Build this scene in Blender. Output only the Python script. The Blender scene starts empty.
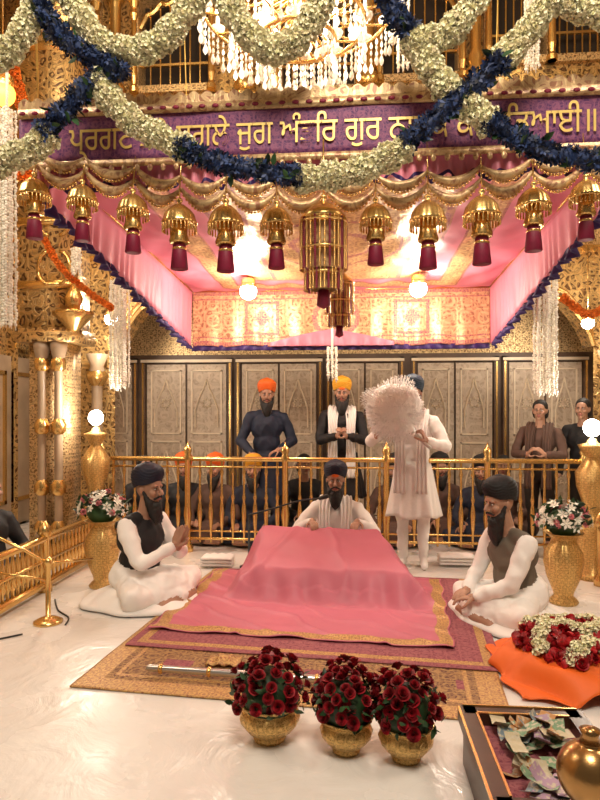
import bpy, math, random, time
import numpy as np
from mathutils import Vector, Matrix, Euler, noise
random.seed(7); rng=np.random.default_rng(7)
pi=math.pi
SC=bpy.context.scene
SC.view_settings.view_transform='Standard'
# ------------------------------------------------------------------ materials
class NT:
    def __init__(s,name):
        s.m=bpy.data.materials.new(name); s.m.use_nodes=True
        s.t=s.m.node_tree; s.b=s.t.nodes['Principled BSDF']
    def n(s,ty,**k):
        x=s.t.nodes.new(ty)
        for a,b in k.items(): setattr(x,a,b)
        return x
    def l(s,a,b): s.t.links.new(a,b)
    def put(s,sock,v):
        if isinstance(v,(int,float,tuple,list)): sock.default_value=v
        else: s.l(v,sock)
    def M(s,op,a,b=0.0,c=None):
        x=s.n('ShaderNodeMath',operation=op); s.put(x.inputs[0],a); s.put(x.inputs[1],b)
        if c is not None: s.put(x.inputs[2],c)
        return x.outputs[0]
    def ramp(s,f,stops,interp='LINEAR'):
        x=s.n('ShaderNodeValToRGB'); x.color_ramp.interpolation=interp
        e=x.color_ramp.elements
        while len(e)<len(stops): e.new(0.5)
        for el,(p,c) in zip(e,stops): el.position=p; el.color=(*c,1) if len(c)==3 else c
        s.l(f,x.inputs[0]); return x.outputs[0]
    def step(s,v,lo,hi):
        x=s.n('ShaderNodeMapRange'); x.interpolation_type='SMOOTHSTEP'
        s.put(x.inputs[0],v); x.inputs[1].default_value=lo; x.inputs[2].default_value=hi
        return x.outputs[0]
    def mix(s,f,a,b):
        x=s.n('ShaderNodeMix',data_type='RGBA'); s.put(x.inputs[0],f)
        s.put(x.inputs[6],(*a,1) if isinstance(a,tuple) else a); s.put(x.inputs[7],(*b,1) if isinstance(b,tuple) else b)
        return x.outputs[2]
    def bump(s,h,st,d=0.01):
        x=s.n('ShaderNodeBump'); x.inputs['Strength'].default_value=st; x.inputs['Distance'].default_value=d
        s.l(h,x.inputs['Height']); s.l(x.outputs[0],s.b.inputs['Normal'])
def plain(name,c,rough=.6,metal=0,var=.12,vs=9,bump=.15,bs=60,sheen=0,island=0,bd=.004):
    t=NT(name); co=t.n('ShaderNodeTexCoord').outputs['Object']
    nz=t.n('ShaderNodeTexNoise'); nz.inputs['Scale'].default_value=vs; nz.inputs['Detail'].default_value=4; t.l(co,nz.inputs['Vector'])
    lo=tuple(max(0,x*(1-var)) for x in c); hi=tuple(min(1,x*(1+var)) for x in c)
    f=nz.outputs['Fac']
    if island:
        g=t.n('ShaderNodeNewGeometry').outputs['Random Per Island']
        f=t.M('ADD',t.M('MULTIPLY',g,island),t.M('MULTIPLY',f,1-island))
    t.l(t.ramp(f,[(.2,lo),(.8,hi)]),t.b.inputs['Base Color'])
    t.b.inputs['Roughness'].default_value=rough; t.b.inputs['Metallic'].default_value=metal
    if bump:
        n2=t.n('ShaderNodeTexNoise'); n2.inputs['Scale'].default_value=bs; n2.inputs['Detail'].default_value=3; t.l(co,n2.inputs['Vector'])
        t.bump(n2.outputs['Fac'],bump,bd)
    return t.m
def brocade(name,c1,c2,k,ax=(0,2),rough=.4,m1=.6,m2=.2,fine=18,ring=9,bump=.5,vor=True,bd=.01,off=(0,0),lw=.4):
    """regular medallion lattice combined with scroll lines; c1 motif, c2 ground"""
    t=NT(name); co=t.n('ShaderNodeTexCoord').outputs['Object']
    sp=t.n('ShaderNodeSeparateXYZ'); t.l(co,sp.inputs[0])
    nz=t.n('ShaderNodeTexNoise'); nz.inputs['Scale'].default_value=k*.8; t.l(co,nz.inputs['Vector'])
    u=t.M('ADD',sp.outputs[ax[0]],off[0]); v=t.M('ADD',sp.outputs[ax[1]],off[1])
    a=t.M('SINE',t.M('MULTIPLY',u,k)); b=t.M('SINE',t.M('MULTIPLY',v,k))
    r=t.M('ABSOLUTE',t.M('MULTIPLY',a,b))
    w=t.M('SINE',t.M('ADD',t.M('MULTIPLY',r,ring),t.M('MULTIPLY',nz.outputs['Fac'],4.0)))
    m=t.step(w,-.1,.35)
    if vor:
        dn=t.n('ShaderNodeTexNoise'); dn.inputs['Scale'].default_value=fine*.35; t.l(co,dn.inputs['Vector'])
        ad=t.n('ShaderNodeVectorMath',operation='MULTIPLY_ADD'); t.l(dn.outputs['Color'],ad.inputs[0]); ad.inputs[1].default_value=(2.5/fine,)*3; t.l(co,ad.inputs[2])
        vo=t.n('ShaderNodeTexVoronoi',feature='DISTANCE_TO_EDGE'); vo.inputs['Scale'].default_value=fine; t.l(ad.outputs[0],vo.inputs['Vector'])
        q=t.M('SINE',t.M('MULTIPLY',vo.outputs['Distance'],17))
        m2_=t.step(q,-.3,.5)
        m=t.M('ADD',t.M('MULTIPLY',m,lw),t.M('MULTIPLY',m2_,1-lw))
    t.l(t.mix(m,c2,c1),t.b.inputs['Base Color'])
    t.l(t.M('ADD',t.M('MULTIPLY',m,m1-m2),m2),t.b.inputs['Metallic'])
    t.b.inputs['Roughness'].default_value=rough
    if bump: t.bump(m,bump,bd)
    return t.m
def emis(name,c,s):
    t=NT(name); t.b.inputs['Base Color'].default_value=(*c,1)
    t.b.inputs['Emission Color'].default_value=(*c,1); t.b.inputs['Emission Strength'].default_value=s
    return t.m
GOLD=plain('polished_brass',(.80,.52,.19),.27,.9,.1,6,.1,90)
GOLDD=plain('aged_bronze_ball',(.42,.24,.09),.25,.9,.15,6,.1,90)
GOLD2=brocade('chased_brass',(.86,.58,.22),(.42,.24,.07),75,(0,2),.3,.85,.8,85,6,.7,bd=.004)
GOLDW=brocade('gilded_carved_wall',(.80,.53,.21),(.12,.055,.02),15,(0,2),.38,.7,.3,13,9,.9,bd=.02,lw=.25)
GOLDW2=brocade('gilded_frieze',(.9,.66,.34),(.2,.09,.03),34,(0,2),.38,.6,.3,26,8,.8,bd=.012,lw=.3)
GOLDF=brocade('gold_brocade_cloth',(.62,.39,.14),(.30,.11,.05),48,(0,1),.45,.35,.1,50,8,.3,bd=.004)
GOLDC=brocade('canopy_gold_brocade',(.86,.64,.32),(.46,.22,.11),19,(0,1),.33,.55,.25,22,10,.3,bd=.004)
GOLDV=brocade('canopy_back_brocade',(.74,.54,.28),(.36,.17,.09),17,(0,2),.4,.45,.2,19,10,.3,bd=.004)
MAGF=brocade('magenta_brocade',(.58,.28,.16),(.28,.04,.11),40,(0,2),.5,.3,.05,36,8,.2,bd=.004)
PINK=plain('pink_satin',(.54,.145,.205),.5,0,.08,3,.12,14)
PINKC=plain('pink_canopy_cloth',(.68,.22,.30),.5,0,.14,3,.12,20)
MAUVE=brocade('mauve_rug',(.36,.12,.13),(.20,.04,.065),36,(0,1),.85,.05,0,36,7,.2,bd=.003)
CARP=brocade('gold_carpet',(.42,.25,.10),(.12,.038,.025),27,(0,1),.65,.2,0,30,10,.4,bd=.004)
PURP=brocade('purple_banner_cloth',(.26,.08,.17),(.075,.011,.10),40,(0,2),.6,.1,0,46,7,.2,bd=.003)
NAVY=plain('navy_ruffle',(.03,.01,.10),.6,0,.3)
GTEXT=plain('gold_thread',(.92,.66,.2),.35,.3,.1)
CREAM=plain('cream_marigold',(1,.91,.64),.7,0,.12,9,.3,80,0,.8)
BLUEF=plain('blue_orchid',(.012,.028,.09),.6,0,.8,9,.3,80,0,.9)
ORANGEF=plain('orange_marigold',(.85,.22,.02),.7,0,.25,9,.3,80,0,.8)
WHITEF=plain('white_flower',(.9,.86,.74),.6,0,.12,9,.2,80,0,.7)
PINKF=plain('pink_flower',(.8,.28,.3),.6,0,.2,9,.2,80,0,.7)
ROSE=plain('red_rose',(.24,.004,.010),.55,0,.5,9,.1,80,.2,.8)
REDP=plain('red_petals',(.36,.007,.012),.5,0,.4,9,.1,80,.2,.8)
LEAF=plain('leaf',(.018,.055,.016),.5,0,.5,9,.1,80,0,.8)
SKIN=plain('skin',(.42,.23,.15),.5,0,.1,12,.08,120)
LIP=plain('lip',(.34,.12,.09),.5)
BLACKH=plain('black_hair',(.012,.01,.009),.6,0,.3,30,.6,120)
WCL=plain('white_cotton',(.86,.83,.79),.75,0,.05,4,.3,18,.2,bd=.012)
BLKCL=plain('black_wool',(.010,.0095,.011),.7,0,.2,5,.2,60)
NAVYCL=plain('navy_cotton',(.008,.011,.032),.6,0,.2,5,.2,40)
OLIVE=plain('grey_olive_wool',(.14,.115,.085),.85,0,.12,5,.3,90)
BLUECL=plain('dark_blue_cotton',(.010,.017,.04),.7,0,.2)
ORCL=plain('saffron_cloth',(.78,.135,.012),.6,0,.08,6,.15,20)
YLCL=plain('yellow_cloth',(.84,.42,.03),.6,0,.1,6,.15,20)
TEAL=plain('teal_cloth',(.015,.04,.07),.6)
BROWNCL=plain('brown_shawl',(.10,.055,.04),.8)
EYEW=plain('eye_white',(.62,.56,.5),.4,0,.02,5,0)
IRIS=plain('iris',(.02,.012,.01),.2,0,.1,5,0)
MAROON=plain('maroon_silk_tassel',(.21,.006,.035),.55,0,.3,20,.4,120)
MARBLE=plain('warm_marble',(.40,.29,.19),.35,0,.25,4,.05,20)
INLAY=plain('pale_inlay',(.74,.62,.46),.4,.1,.1)
WOODD=plain('dark_wood',(.10,.055,.03),.45,0,.4,6,.1,40)
WOODM=plain('polished_teak',(.055,.022,.010),.35,0,.3,10,.1,40)
STEEL=plain('steel',(.6,.58,.55),.3,.9,.1)
BLKPL=plain('black_plastic',(.012,.012,.012),.4,0,.1,5,0)
CHAUR=plain('chaur_hair',(1,.985,.95),.9,0,.01,5,.5,140,.4,0,bd=.006)
DARK=plain('dark_void',(.02,.012,.008),.8)
t=NT('white_floor_sheet'); co=t.n('ShaderNodeTexCoord').outputs['Object']
nz=t.n('ShaderNodeTexNoise'); nz.inputs['Scale'].default_value=1.3; nz.inputs['Detail'].default_value=5; t.l(co,nz.inputs['Vector'])
t.l(t.ramp(nz.outputs['Fac'],[(.3,(.70,.67,.63)),(.7,(.80,.78,.74))]),t.b.inputs['Base Color'])
n2=t.n('ShaderNodeTexNoise'); n2.inputs['Scale'].default_value=3.0; n2.inputs['Detail'].default_value=6; n2.inputs['Distortion'].default_value=2.2; t.l(co,n2.inputs['Vector'])
t.l(t.ramp(nz.outputs['Fac'],[(.4,(.12,.12,.12)),(.65,(.42,.42,.42))]),t.b.inputs['Roughness'])
t.bump(n2.outputs['Fac'],.45,.02); FLOORM=t.m
DOORP=brocade('inlaid_door_panel',(.56,.45,.34),(.38,.29,.21),12,(0,2),.42,.15,.1,12,6,.2,bd=.003)
t=NT('crystal'); t.b.inputs['Base Color'].default_value=(1,.95,.85,1); t.b.inputs['Roughness'].default_value=.05
t.b.inputs['Transmission Weight'].default_value=.6; t.b.inputs['IOR'].default_value=1.5
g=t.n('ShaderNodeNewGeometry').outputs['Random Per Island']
t.b.inputs['Emission Color'].default_value=(1,.86,.66,1); t.l(t.M('MULTIPLY',t.M('POWER',g,3.0),1.5),t.b.inputs['Emission Strength']); CRYS=t.m  # painted sparkle: drops emit at random strength, though they are no lamps
LAMPW=emis('lamp_glow',(1,.9,.75),40)
LAMPO=emis('amber_lamp_glow',(1,.3,.04),6)
t=NT('banknote'); g=t.n('ShaderNodeNewGeometry').outputs['Random Per Island']
nb=t.n('ShaderNodeTexNoise'); nb.inputs['Scale'].default_value=60; t.l(t.n('ShaderNodeTexCoord').outputs['Object'],nb.inputs['Vector'])
cc=t.ramp(g,[(0,(.40,.26,.36)),(.2,(.18,.30,.18)),(.4,(.5,.43,.28)),(.6,(.18,.24,.28)),(.8,(.48,.24,.09)),(1,(.55,.5,.33))],'CONSTANT')
t.l(t.mix(t.step(nb.outputs['Fac'],.5,.62),cc,(.52,.46,.34)),t.b.inputs['Base Color']); NOTE=t.m

# ------------------------------------------------------------------ mesh builder
def empty(name,loc=(0,0,0),yaw=0,s=1,parent=None):
    e=bpy.data.objects.new(name,None); e.location=loc; e.rotation_euler=(0,0,yaw); e.scale=(s,s,s)
    e.empty_display_size=.1
    SC.collection.objects.link(e)
    if parent: e.parent=parent
    return e
def align(d):
    return Vector((0,0,1)).rotation_difference(Vector(d).normalized()).to_matrix()
class MB:
    def __init__(s): s.V=[];s.F=[];s.I=[];s.n=0
    def add(s,v,f,mi=0):
        v=np.asarray(v,float).reshape(-1,3)
        s.V.append(v); o=s.n
        s.F.extend([tuple(i+o for i in q) for q in f])
        if isinstance(mi,int): s.I.extend([mi]*len(f))
        else: s.I.extend(mi)
        s.n+=len(v); return s
    def box(s,a,b,mi=0,M=None):
        x0,y0,z0=a;x1,y1,z1=b
        v=[(x0,y0,z0),(x1,y0,z0),(x1,y1,z0),(x0,y1,z0),(x0,y0,z1),(x1,y0,z1),(x1,y1,z1),(x0,y1,z1)]
        if M is not None: v=[tuple(M@Vector(p)) for p in v]
        return s.add(v,[(0,3,2,1),(4,5,6,7),(0,1,5,4),(1,2,6,5),(2,3,7,6),(3,0,4,7)],mi)
    def lathe(s,prof,c=(0,0,0),seg=24,mi=0,R=None,flute=0,nf=12,sc=(1,1)):
        v=[];rings=[]
        for r,z in prof:
            if r<1e-6: rings.append([len(v)]); v.append((0,0,z))
            else:
                rings.append(list(range(len(v),len(v)+seg)))
                for i in range(seg):
                    a=2*pi*i/seg; rr=r*(1+flute*math.cos(nf*a))
                    v.append((rr*math.cos(a)*sc[0],rr*math.sin(a)*sc[1],z))
        f=[]
        for A,B in zip(rings[:-1],rings[1:]):
            if len(A)==1 and len(B)==1: continue
            for i in range(seg):
                j=(i+1)%seg
                if len(A)==1: f.append((A[0],B[j],B[i]))
                elif len(B)==1: f.append((A[i],A[j],B[0]))
                else: f.append((A[i],A[j],B[j],B[i]))
        v=np.array(v)
        if R is not None: v=v@np.array(R).T
        return s.add(v+np.array(c),f,mi)
    def ell(s,c,r,mi=0,seg=16,rot=None,n=9):
        if isinstance(r,(int,float)): r=(r,r,r)
        v0=MB(); v0.lathe([(math.sin(pi*i/n) if 0<i<n else 0,-math.cos(pi*i/n)) for i in range(n+1)],seg=seg)
        v=v0.V[0]*np.array(r)
        if rot is not None: v=v@np.array(rot).T
        return s.add(v+np.array(c),v0.F,mi)
    def cap(s,a,b,ra,rb,mi=0,seg=12):
        a=Vector(a);b=Vector(b);L=(b-a).length
        pr=[(ra*math.sin(t),-ra*math.cos(t)) for t in (0,pi/6,pi/3,pi/2)]+[(rb*math.cos(t),L+rb*math.sin(t)) for t in (0,pi/6,pi/3,pi/2)]
        pr[0]=(0,-ra);pr[-1]=(0,L+rb)
        return s.lathe(pr,tuple(a),seg,mi,align(b-a) if L>1e-6 else None)
    def tube(s,pts,r,mi=0,seg=8,closed=False,flat=1.0):
        P=[Vector(p) for p in pts]; n=len(P); v=[]
        up=Vector((0,0,1))
        for i,p in enumerate(P):
            if closed: d=P[(i+1)%n]-P[i-1]
            else: d=P[min(i+1,n-1)]-P[max(i-1,0)]
            if d.length<1e-9: d=Vector((0,0,1))
            d.normalize()
            x=d.cross(up)
            if x.length<1e-3: x=d.cross(Vector((0,1,0)))
            x.normalize(); y=x.cross(d)
            rr=r[i] if isinstance(r,(list,tuple)) else r
            for k in range(seg):
                a=2*pi*k/seg; v.append(tuple(p+x*math.cos(a)*rr*flat+y*math.sin(a)*rr))
        f=[]
        m=n if closed else n-1
        for i in range(m):
            j=(i+1)%n
            for k in range(seg):
                l=(k+1)%seg; f.append((i*seg+k,i*seg+l,j*seg+l,j*seg+k))
        if not closed: f.append(tuple(range(seg))[::-1]); f.append(tuple((n-1)*seg+k for k in range(seg)))
        return s.add(v,f,mi)
    def grid(s,nu,nv,fn,mi=0):
        v=[fn(i/nu,j/nv) for j in range(nv+1) for i in range(nu+1)]
        f=[];I=[]
        for j in range(nv):
            for i in range(nu):
                a=j*(nu+1)+i; f.append((a,a+1,a+nu+2,a+nu+1))
                I.append(mi if isinstance(mi,int) else mi((i+.5)/nu,(j+.5)/nv))
        return s.add(v,f,I)
    def scatter(s,tv,tf,T,mi=0):
        """T: list of (pos, rot3x3, scale)"""
        if not T: return s
        tv=np.asarray(tv); n=len(tv)
        A=np.stack([tv@np.array(R).T*sc+np.array(p) for p,R,sc in T]).reshape(-1,3)
        F=[tuple(i+k*n for i in q) for k in range(len(T)) for q in tf]
        return s.add(A,F,mi)
    def build(s,name,mats,parent=None,smooth=True,solid=0,sub=0):
        me=bpy.data.meshes.new(name)
        me.from_pydata(np.concatenate(s.V).tolist(),[],s.F)
        for m in (mats if isinstance(mats,(list,tuple)) else [mats]): me.materials.append(m)
        me.polygons.foreach_set('material_index',np.array(s.I,dtype=np.int32))
        me.polygons.foreach_set('use_smooth',np.full(len(s.F),smooth))
        me.update()
        o=bpy.data.objects.new(name,me); SC.collection.objects.link(o)
        if parent: o.parent=parent
        if solid:
            m=o.modifiers.new('sol','SOLIDIFY'); m.thickness=solid; m.offset=0
        if sub:
            m=o.modifiers.new('sub','SUBSURF'); m.levels=sub; m.render_levels=sub
        return o
def rrot(): return Euler((random.uniform(0,6.28),random.uniform(0,6.28),random.uniform(0,6.28))).to_matrix()
# flower templates
def tmpl(fn):
    b=MB(); fn(b); return np.concatenate(b.V),b.F
def t_marigold(b):   # ruffled ball of petals
    for i in range(14):
        z=1-2*(i+.5)/14; a=i*2.4; r=math.sqrt(1-z*z)
        d=Vector((r*math.cos(a),r*math.sin(a),z)); R=align(d)
        pts=[(0,0,.1),(.42,-.1,.75),(.2,.35,.95),(-.2,.35,1.0),(-.42,-.1,.75),(0,-.35,.85)]
        b.add([tuple(R@Vector(p)) for p in pts],[(0,1,2),(0,2,3),(0,3,4),(0,4,5),(0,5,1)])
T_MAR=tmpl(t_marigold)
def t_rose(b):
    for ring,(n,r0,r1,h,tw) in enumerate([(1,.12,.12,1.0,0),(3,.25,.32,1.0,.3),(4,.42,.6,.9,.8),(5,.6,.95,.62,.2)]):
        for i in range(n):
            a0=2*pi*i/n+tw; w=2*pi/n*.75 if n>1 else pi
            def fn(u,v,a0=a0,w=w):
                a=a0+(u-.5)*2*w; rr=(r0*.4)*(1-v)+ (r0+(r1-r0)*v*v)*v + (.04*math.sin(u*9)*v)
                rr+= .12*v*v*math.cos((u-.5)*pi)
                return (rr*math.cos(a),rr*math.sin(a),-.55+v*h*(1.0-.25*abs(u-.5)*2)*1.25)
            b.grid(5,4,fn)
T_ROSE=tmpl(t_rose)
def t_leaf(b):
    b.add([(0,0,0),(.28,.4,.06),(.2,.8,0),(0,1.15,-.12),(-.2,.8,0),(-.28,.4,.06),(0,.45,-.06),(0,.8,-.08)],[(0,1,6),(1,2,7,6),(2,3,7),(0,6,5),(6,7,4,5),(7,3,4)])
T_LEAF=tmpl(t_leaf)
def t_star(b):  # open six petal flower
    for i in range(6):
        a=i*pi/3; c,s_=math.cos(a),math.sin(a)
        P=[(0,0,0),(.55,-.25,.25),(1.0,0,.3),(.55,.25,.25)]
        b.add([(x*c-y*s_,x*s_+y*c,z) for x,y,z in P],[(0,1,2,3)])
    b.ell((0,0,.08),.15,seg=6,n=4)
T_STAR=tmpl(t_star)
def t_bead(b): b.ell((0,0,0),1,seg=6,n=4)
T_BEAD=tmpl(t_bead)
def t_drop(b): b.lathe([(0,-1),(.28,-.6),(.34,-.3),(.12,.3),(0,.6)],seg=6)
T_DROP=tmpl(t_drop)

# ------------------------------------------------------------------ remeshed organic bodies
class Blob:
    def __init__(s): s.P=[]
    def cap(s,a,b,ra,rb,lab=0): s.P.append(('c',Vector(a),Vector(b),ra,rb,lab)); return s
    def ell(s,c,r,lab=0,rot=None):
        R=(rot.to_matrix() if rot is not None else Matrix.Identity(3)); s.P.append(('e',Vector(c),Vector(r),R,0,lab)); return s
    def build(s,name,voxel,mats,parent,it=4,fold=None,M=None):
        b=MB()
        for p in s.P:
            if p[0]=='c': b.cap(p[1],p[2],p[3],p[4])
            else: b.ell(p[1],tuple(p[2]),rot=p[3])
        o=b.build('tmp',[mats[0]])
        m=o.modifiers.new('r','REMESH'); m.mode='VOXEL'; m.voxel_size=voxel
        if it:
            m=o.modifiers.new('s','SMOOTH'); m.factor=.5; m.iterations=it
        dg=bpy.context.evaluated_depsgraph_get()
        me=bpy.data.meshes.new_from_object(o.evaluated_get(dg))
        bpy.data.objects.remove(o)
        me.materials.clear()
        for x in mats: me.materials.append(x)
        n=len(me.polygons); C=np.zeros(n*3); me.polygons.foreach_get('center',C); C=C.reshape(-1,3)
        def dist(C):
            D=[]
            for p in s.P:
                if p[0]=='c':
                    a=np.array(p[1]);d=np.array(p[2])-a; L=max(d@d,1e-9)
                    tt=np.clip(((C-a)@d)/L,0,1); D.append(np.linalg.norm(C-a-tt[:,None]*d,axis=1)-(p[3]+(p[4]-p[3])*tt))
                else:
                    q=(C-np.array(p[1]))@np.array(p[3])/np.array(p[2]); D.append((np.linalg.norm(q,axis=1)-1)*min(p[2]))
            return np.array([p[5] for p in s.P])[np.argmin(np.array(D),axis=0)]
        me.polygons.foreach_set('material_index',dist(C).astype(np.int32))
        me.polygons.foreach_set('use_smooth',np.full(n,True))
        if fold:
            labs,amp,fr=fold
            nv=len(me.vertices); V=np.zeros(nv*3); me.vertices.foreach_get('co',V); V=V.reshape(-1,3)
            N=np.zeros(nv*3); me.vertices.foreach_get('normal',N); N=N.reshape(-1,3)
            lab=dist(V)
            for i in range(nv):
                if lab[i] in labs:
                    x,y,z=V[i]
                    w=noise.noise(Vector((x*fr[0],y*fr[1],z*fr[2])))
                    w2=noise.noise(Vector((x*fr[0]*2.3+5,y*fr[1]*2.3,z*fr[2]*2.1)))
                    V[i]+=N[i]*amp*((1-abs(w)*2.2)*.8+w2*.6)
            me.vertices.foreach_set('co',V.reshape(-1))
        me.update(); me.name=name
        o=bpy.data.objects.new(name,me); SC.collection.objects.link(o)
        if parent: o.parent=parent
        if M is not None: o.matrix_local=M
        return o

def make_turban(root,M,mat,under):
    """wrapped turban: overlapping diagonal layers meeting in an inverted V over the forehead"""
    def fn(u,v):
        th=2*pi*u; c,s_=math.cos(th),math.sin(th); front=max(0.0,-s_)
        zb=.052+.022*front**3-.045*max(0,s_)-.012*abs(c)**2
        zt=.205
        z=zb+(zt-zb)*v
        r=max(1e-4,1-max(0.0,(v-.42)/.58)**2.3)**.5*(.94+.17*math.sin(min(v/.5,1)*pi*.5))
        x=.098*r*c; y=.018+.116*r*s_
        t=(z+.62*abs(x)*(front*1.2+.25) + (.012 if c>0 else 0))/.021
        fr=max(0.0,t-math.floor(t))
        h=.0075*(fr**1.6)*(1 if v<.93 else 0)-.002
        k=1+h/.1
        return (x*k,.018+(y-.018)*k,z)
    b=MB(); b.grid(72,40,fn); b.ell((0,.02,.196),(.03,.038,.014),0,14)
    b.ell((0,.03,.09),(.09,.105,.08),0,20)
    if under: b.ell((0,-.088,.062),(.034,.014,.016),1,10)
    o=b.build('turban',[mat,under or mat],root); o.matrix_local=M
def make_head(root,M,turban=None,beard=None,skin=SKIN,blen=1.0,vox=.006,hair=None,under=None):
    h=Blob()
    h.ell((0,.012,.025),(.078,.096,.1)); h.ell((0,-.03,-.045),(.058,.062,.068)); h.ell((0,-.045,.045),(.062,.05,.05))
    h.cap((0,-.09,.02),(0,-.122,-.020),.009,.0145); h.ell((-.012,-.106,-.025),(.01,.011,.008)); h.ell((.012,-.106,-.025),(.01,.011,.008))
    h.cap((-.04,-.082,.034),(.04,-.082,.034),.011,.011)
    for sx in (-1,1):
        h.ell((sx*.042,-.068,-.018),(.025,.027,.024)); h.ell((sx*.08,.012,-.002),(.011,.02,.031),rot=Euler((.1,sx*.2,0)))
    h.cap((-.018,-.099,-.052),(.018,-.099,-.052),.007,.007,1); h.cap((-.014,-.097,-.062),(.014,-.097,-.062),.008,.008,1)
    h.ell((0,-.078,-.098),(.024,.02,.018))
    h.cap((0,.015,-.06),(0,.03,-.17),.054,.058)
    h.build('head',vox,[skin,LIP],root,2,M=M)
    e=MB()
    for sx in (-1,1):
        e.ell((sx*.031,-.0835,.012),(.0125,.0095,.0062),0,10); e.ell((sx*.031,-.0905,.012),(.0055,.004,.0052),1,8)
        e.cap((sx*.019,-.0875,.0175),(sx*.043,-.082,.0165),.0028,.0022,2,6)
        e.cap((sx*.016,-.092,.031),(sx*.048,-.083,.032),.0042,.003,2,6)
    o=e.build('eyes_and_brows',[EYEW,IRIS,BLACKH],root); o.matrix_local=M
    if beard:
        b=Blob()
        for sx in (-1,1):
            b.cap((sx*.074,-.008,-.012),(sx*.058,-.038,-.078),.010,.022); b.cap((sx*.058,-.038,-.078),(0,-.072,-.112),.022,.03)
            b.cap((sx*.006,-.110,-.042),(sx*.04,-.088,-.060),.006,.008)
            b.cap((sx*.05,-.045,-.09),(sx*.02,-.06,-.11-.08*blen),.03,.028)
        b.ell((0,-.07,-.118),(.05,.036,.042)); b.ell((0,-.076,-.11-.055*blen),(.05,.034,.04+.045*blen)); b.cap((0,-.075,-.13),(0,-.07,-.14-.1*blen),.036,.018)
        b.build('beard',vox*1.1,[beard],root,2,fold=((0,),.004,(60,60,22)),M=M)
    if turban: make_turban(root,M,turban,under)
    if hair:
        b=Blob(); b.ell((0,.03,.055),(.09,.1,.092)); b.cap((-.07,.04,0),(-.06,.06,-.06),.03,.03); b.cap((.07,.04,0),(.06,.06,-.06),.03,.03); b.cap((0,.08,.02),(0,.09,-.07),.06,.05)
        b.build('hair',vox*1.2,[hair],root,2,fold=((0,),.004,(50,50,20)),M=M)
def make_hand(root,wrist,fdir,palm,side,curl=.35,skin=SKIN,vox=.0045,name='hand'):
    """fdir: finger direction; palm: palm normal; side=+1/-1 chooses the thumb side"""
    z=Vector(fdir).normalized(); y=-(Vector(palm)-Vector(palm).dot(z)*z).normalized(); x=y.cross(z)
    R=Matrix((x,y,z)).transposed().to_4x4(); M=Matrix.Translation(Vector(wrist))@R
    h=Blob(); h.ell((0,0,.05),(.04,.015,.048)); h.cap((0,0,-.03),(0,0,.02),.025,.027)
    for i,(bx,L) in enumerate([(.03,.068),(.0105,.08),(-.0095,.074),(-.029,.058)]):
        bx*=side; p=Vector((bx,0,.083)); h.cap((bx*.6,0,.03),p,.011,.0105)
        a=curl*.6
        for seg,(f,r) in enumerate([(.45,.0095),(.3,.0085),(.25,.0075)]):
            q=p+Vector((bx*.12*(1-seg*.4),-math.sin(a),math.cos(a)))*L*f; h.cap(p,q,r,r*.9); p=q; a+=curl*(1+.1*i)
    p=Vector((side*.03,-.004,.018)); q=p+Vector((side*.028,-.012-.01*curl,.026)); r_=q+Vector((side*.008,-.012-.02*curl,.026)); s_=r_+Vector((-side*.002,-.008-.012*curl,.02))
    h.cap(p,q,.014,.0115); h.cap(q,r_,.011,.0095); h.cap(r_,s_,.0095,.008)
    h.build(name,vox,[skin],root,1,M=M)
def ik(S,W,l1,l2,hint):
    d=W-S; L=min(d.length,(l1+l2)*.995); dr=d.normalized()
    a=(l1*l1-l2*l2+L*L)/(2*L); h=math.sqrt(max(l1*l1-a*a,0)); n=Vector(hint); n=(n-n.dot(dr)*dr).normalized()
    return S+dr*a+n*h
def ribbon(root,name,pts,w,mat,nseg=26,folds=3,wd=(1,0,0),amp=.012,trim=None):
    P=[Vector(p) for p in pts]; n=len(P)-1
    def at(v):
        t=v*n; i=min(int(t),n-1); f=t-i
        p0,p1,p2,p3=P[max(i-1,0)],P[i],P[i+1],P[min(i+2,n)]
        return .5*((2*p1)+(p2-p0)*f+(2*p0-5*p1+4*p2-p3)*f*f+(3*p1-p0-3*p2+p3)*f**3)
    wd=Vector(wd)
    def fn(u,v):
        p=at(v); d=(at(min(v+.02,1))-at(max(v-.02,0))).normalized(); nn=d.cross(wd); 
        if nn.length>1e-6: nn.normalize()
        ww=w*(1+.15*math.sin(v*7))
        return tuple(p+wd*(u-.5)*ww+nn*amp*math.sin(u*folds*2*pi+v*2))
    b=MB(); b.grid(14,nseg,fn,(lambda u,v:1 if (trim and (v>.93)) else 0)); return b.build(name,[mat,trim or mat],root,True,.006)
def spread(root,mat,c=(0,-.03),rx=.45,ry=.42,seed=0,h=.12):
    """hem of the kurta lying in soft folds on the floor around a seated person"""
    def fn(u,v):
        a=2*pi*u; k=1+.08*math.sin(a*3+seed)+.03*math.sin(a*7+seed*2)
        r=.25+.75*v
        z=h*max(0.0,1-v)**1.2+.030+ .05*v*(1-v)*(.5+.5*math.sin(a*15+3*math.sin(a*3+seed)+v*2))
        if v>.97: z=.012
        return (c[0]+rx*k*r*math.cos(a),c[1]+ry*k*r*math.sin(a),z)
    b=MB(); b.grid(160,22,fn); b.build('spread_kurta_hem',[mat],root,True,.006)

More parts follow.
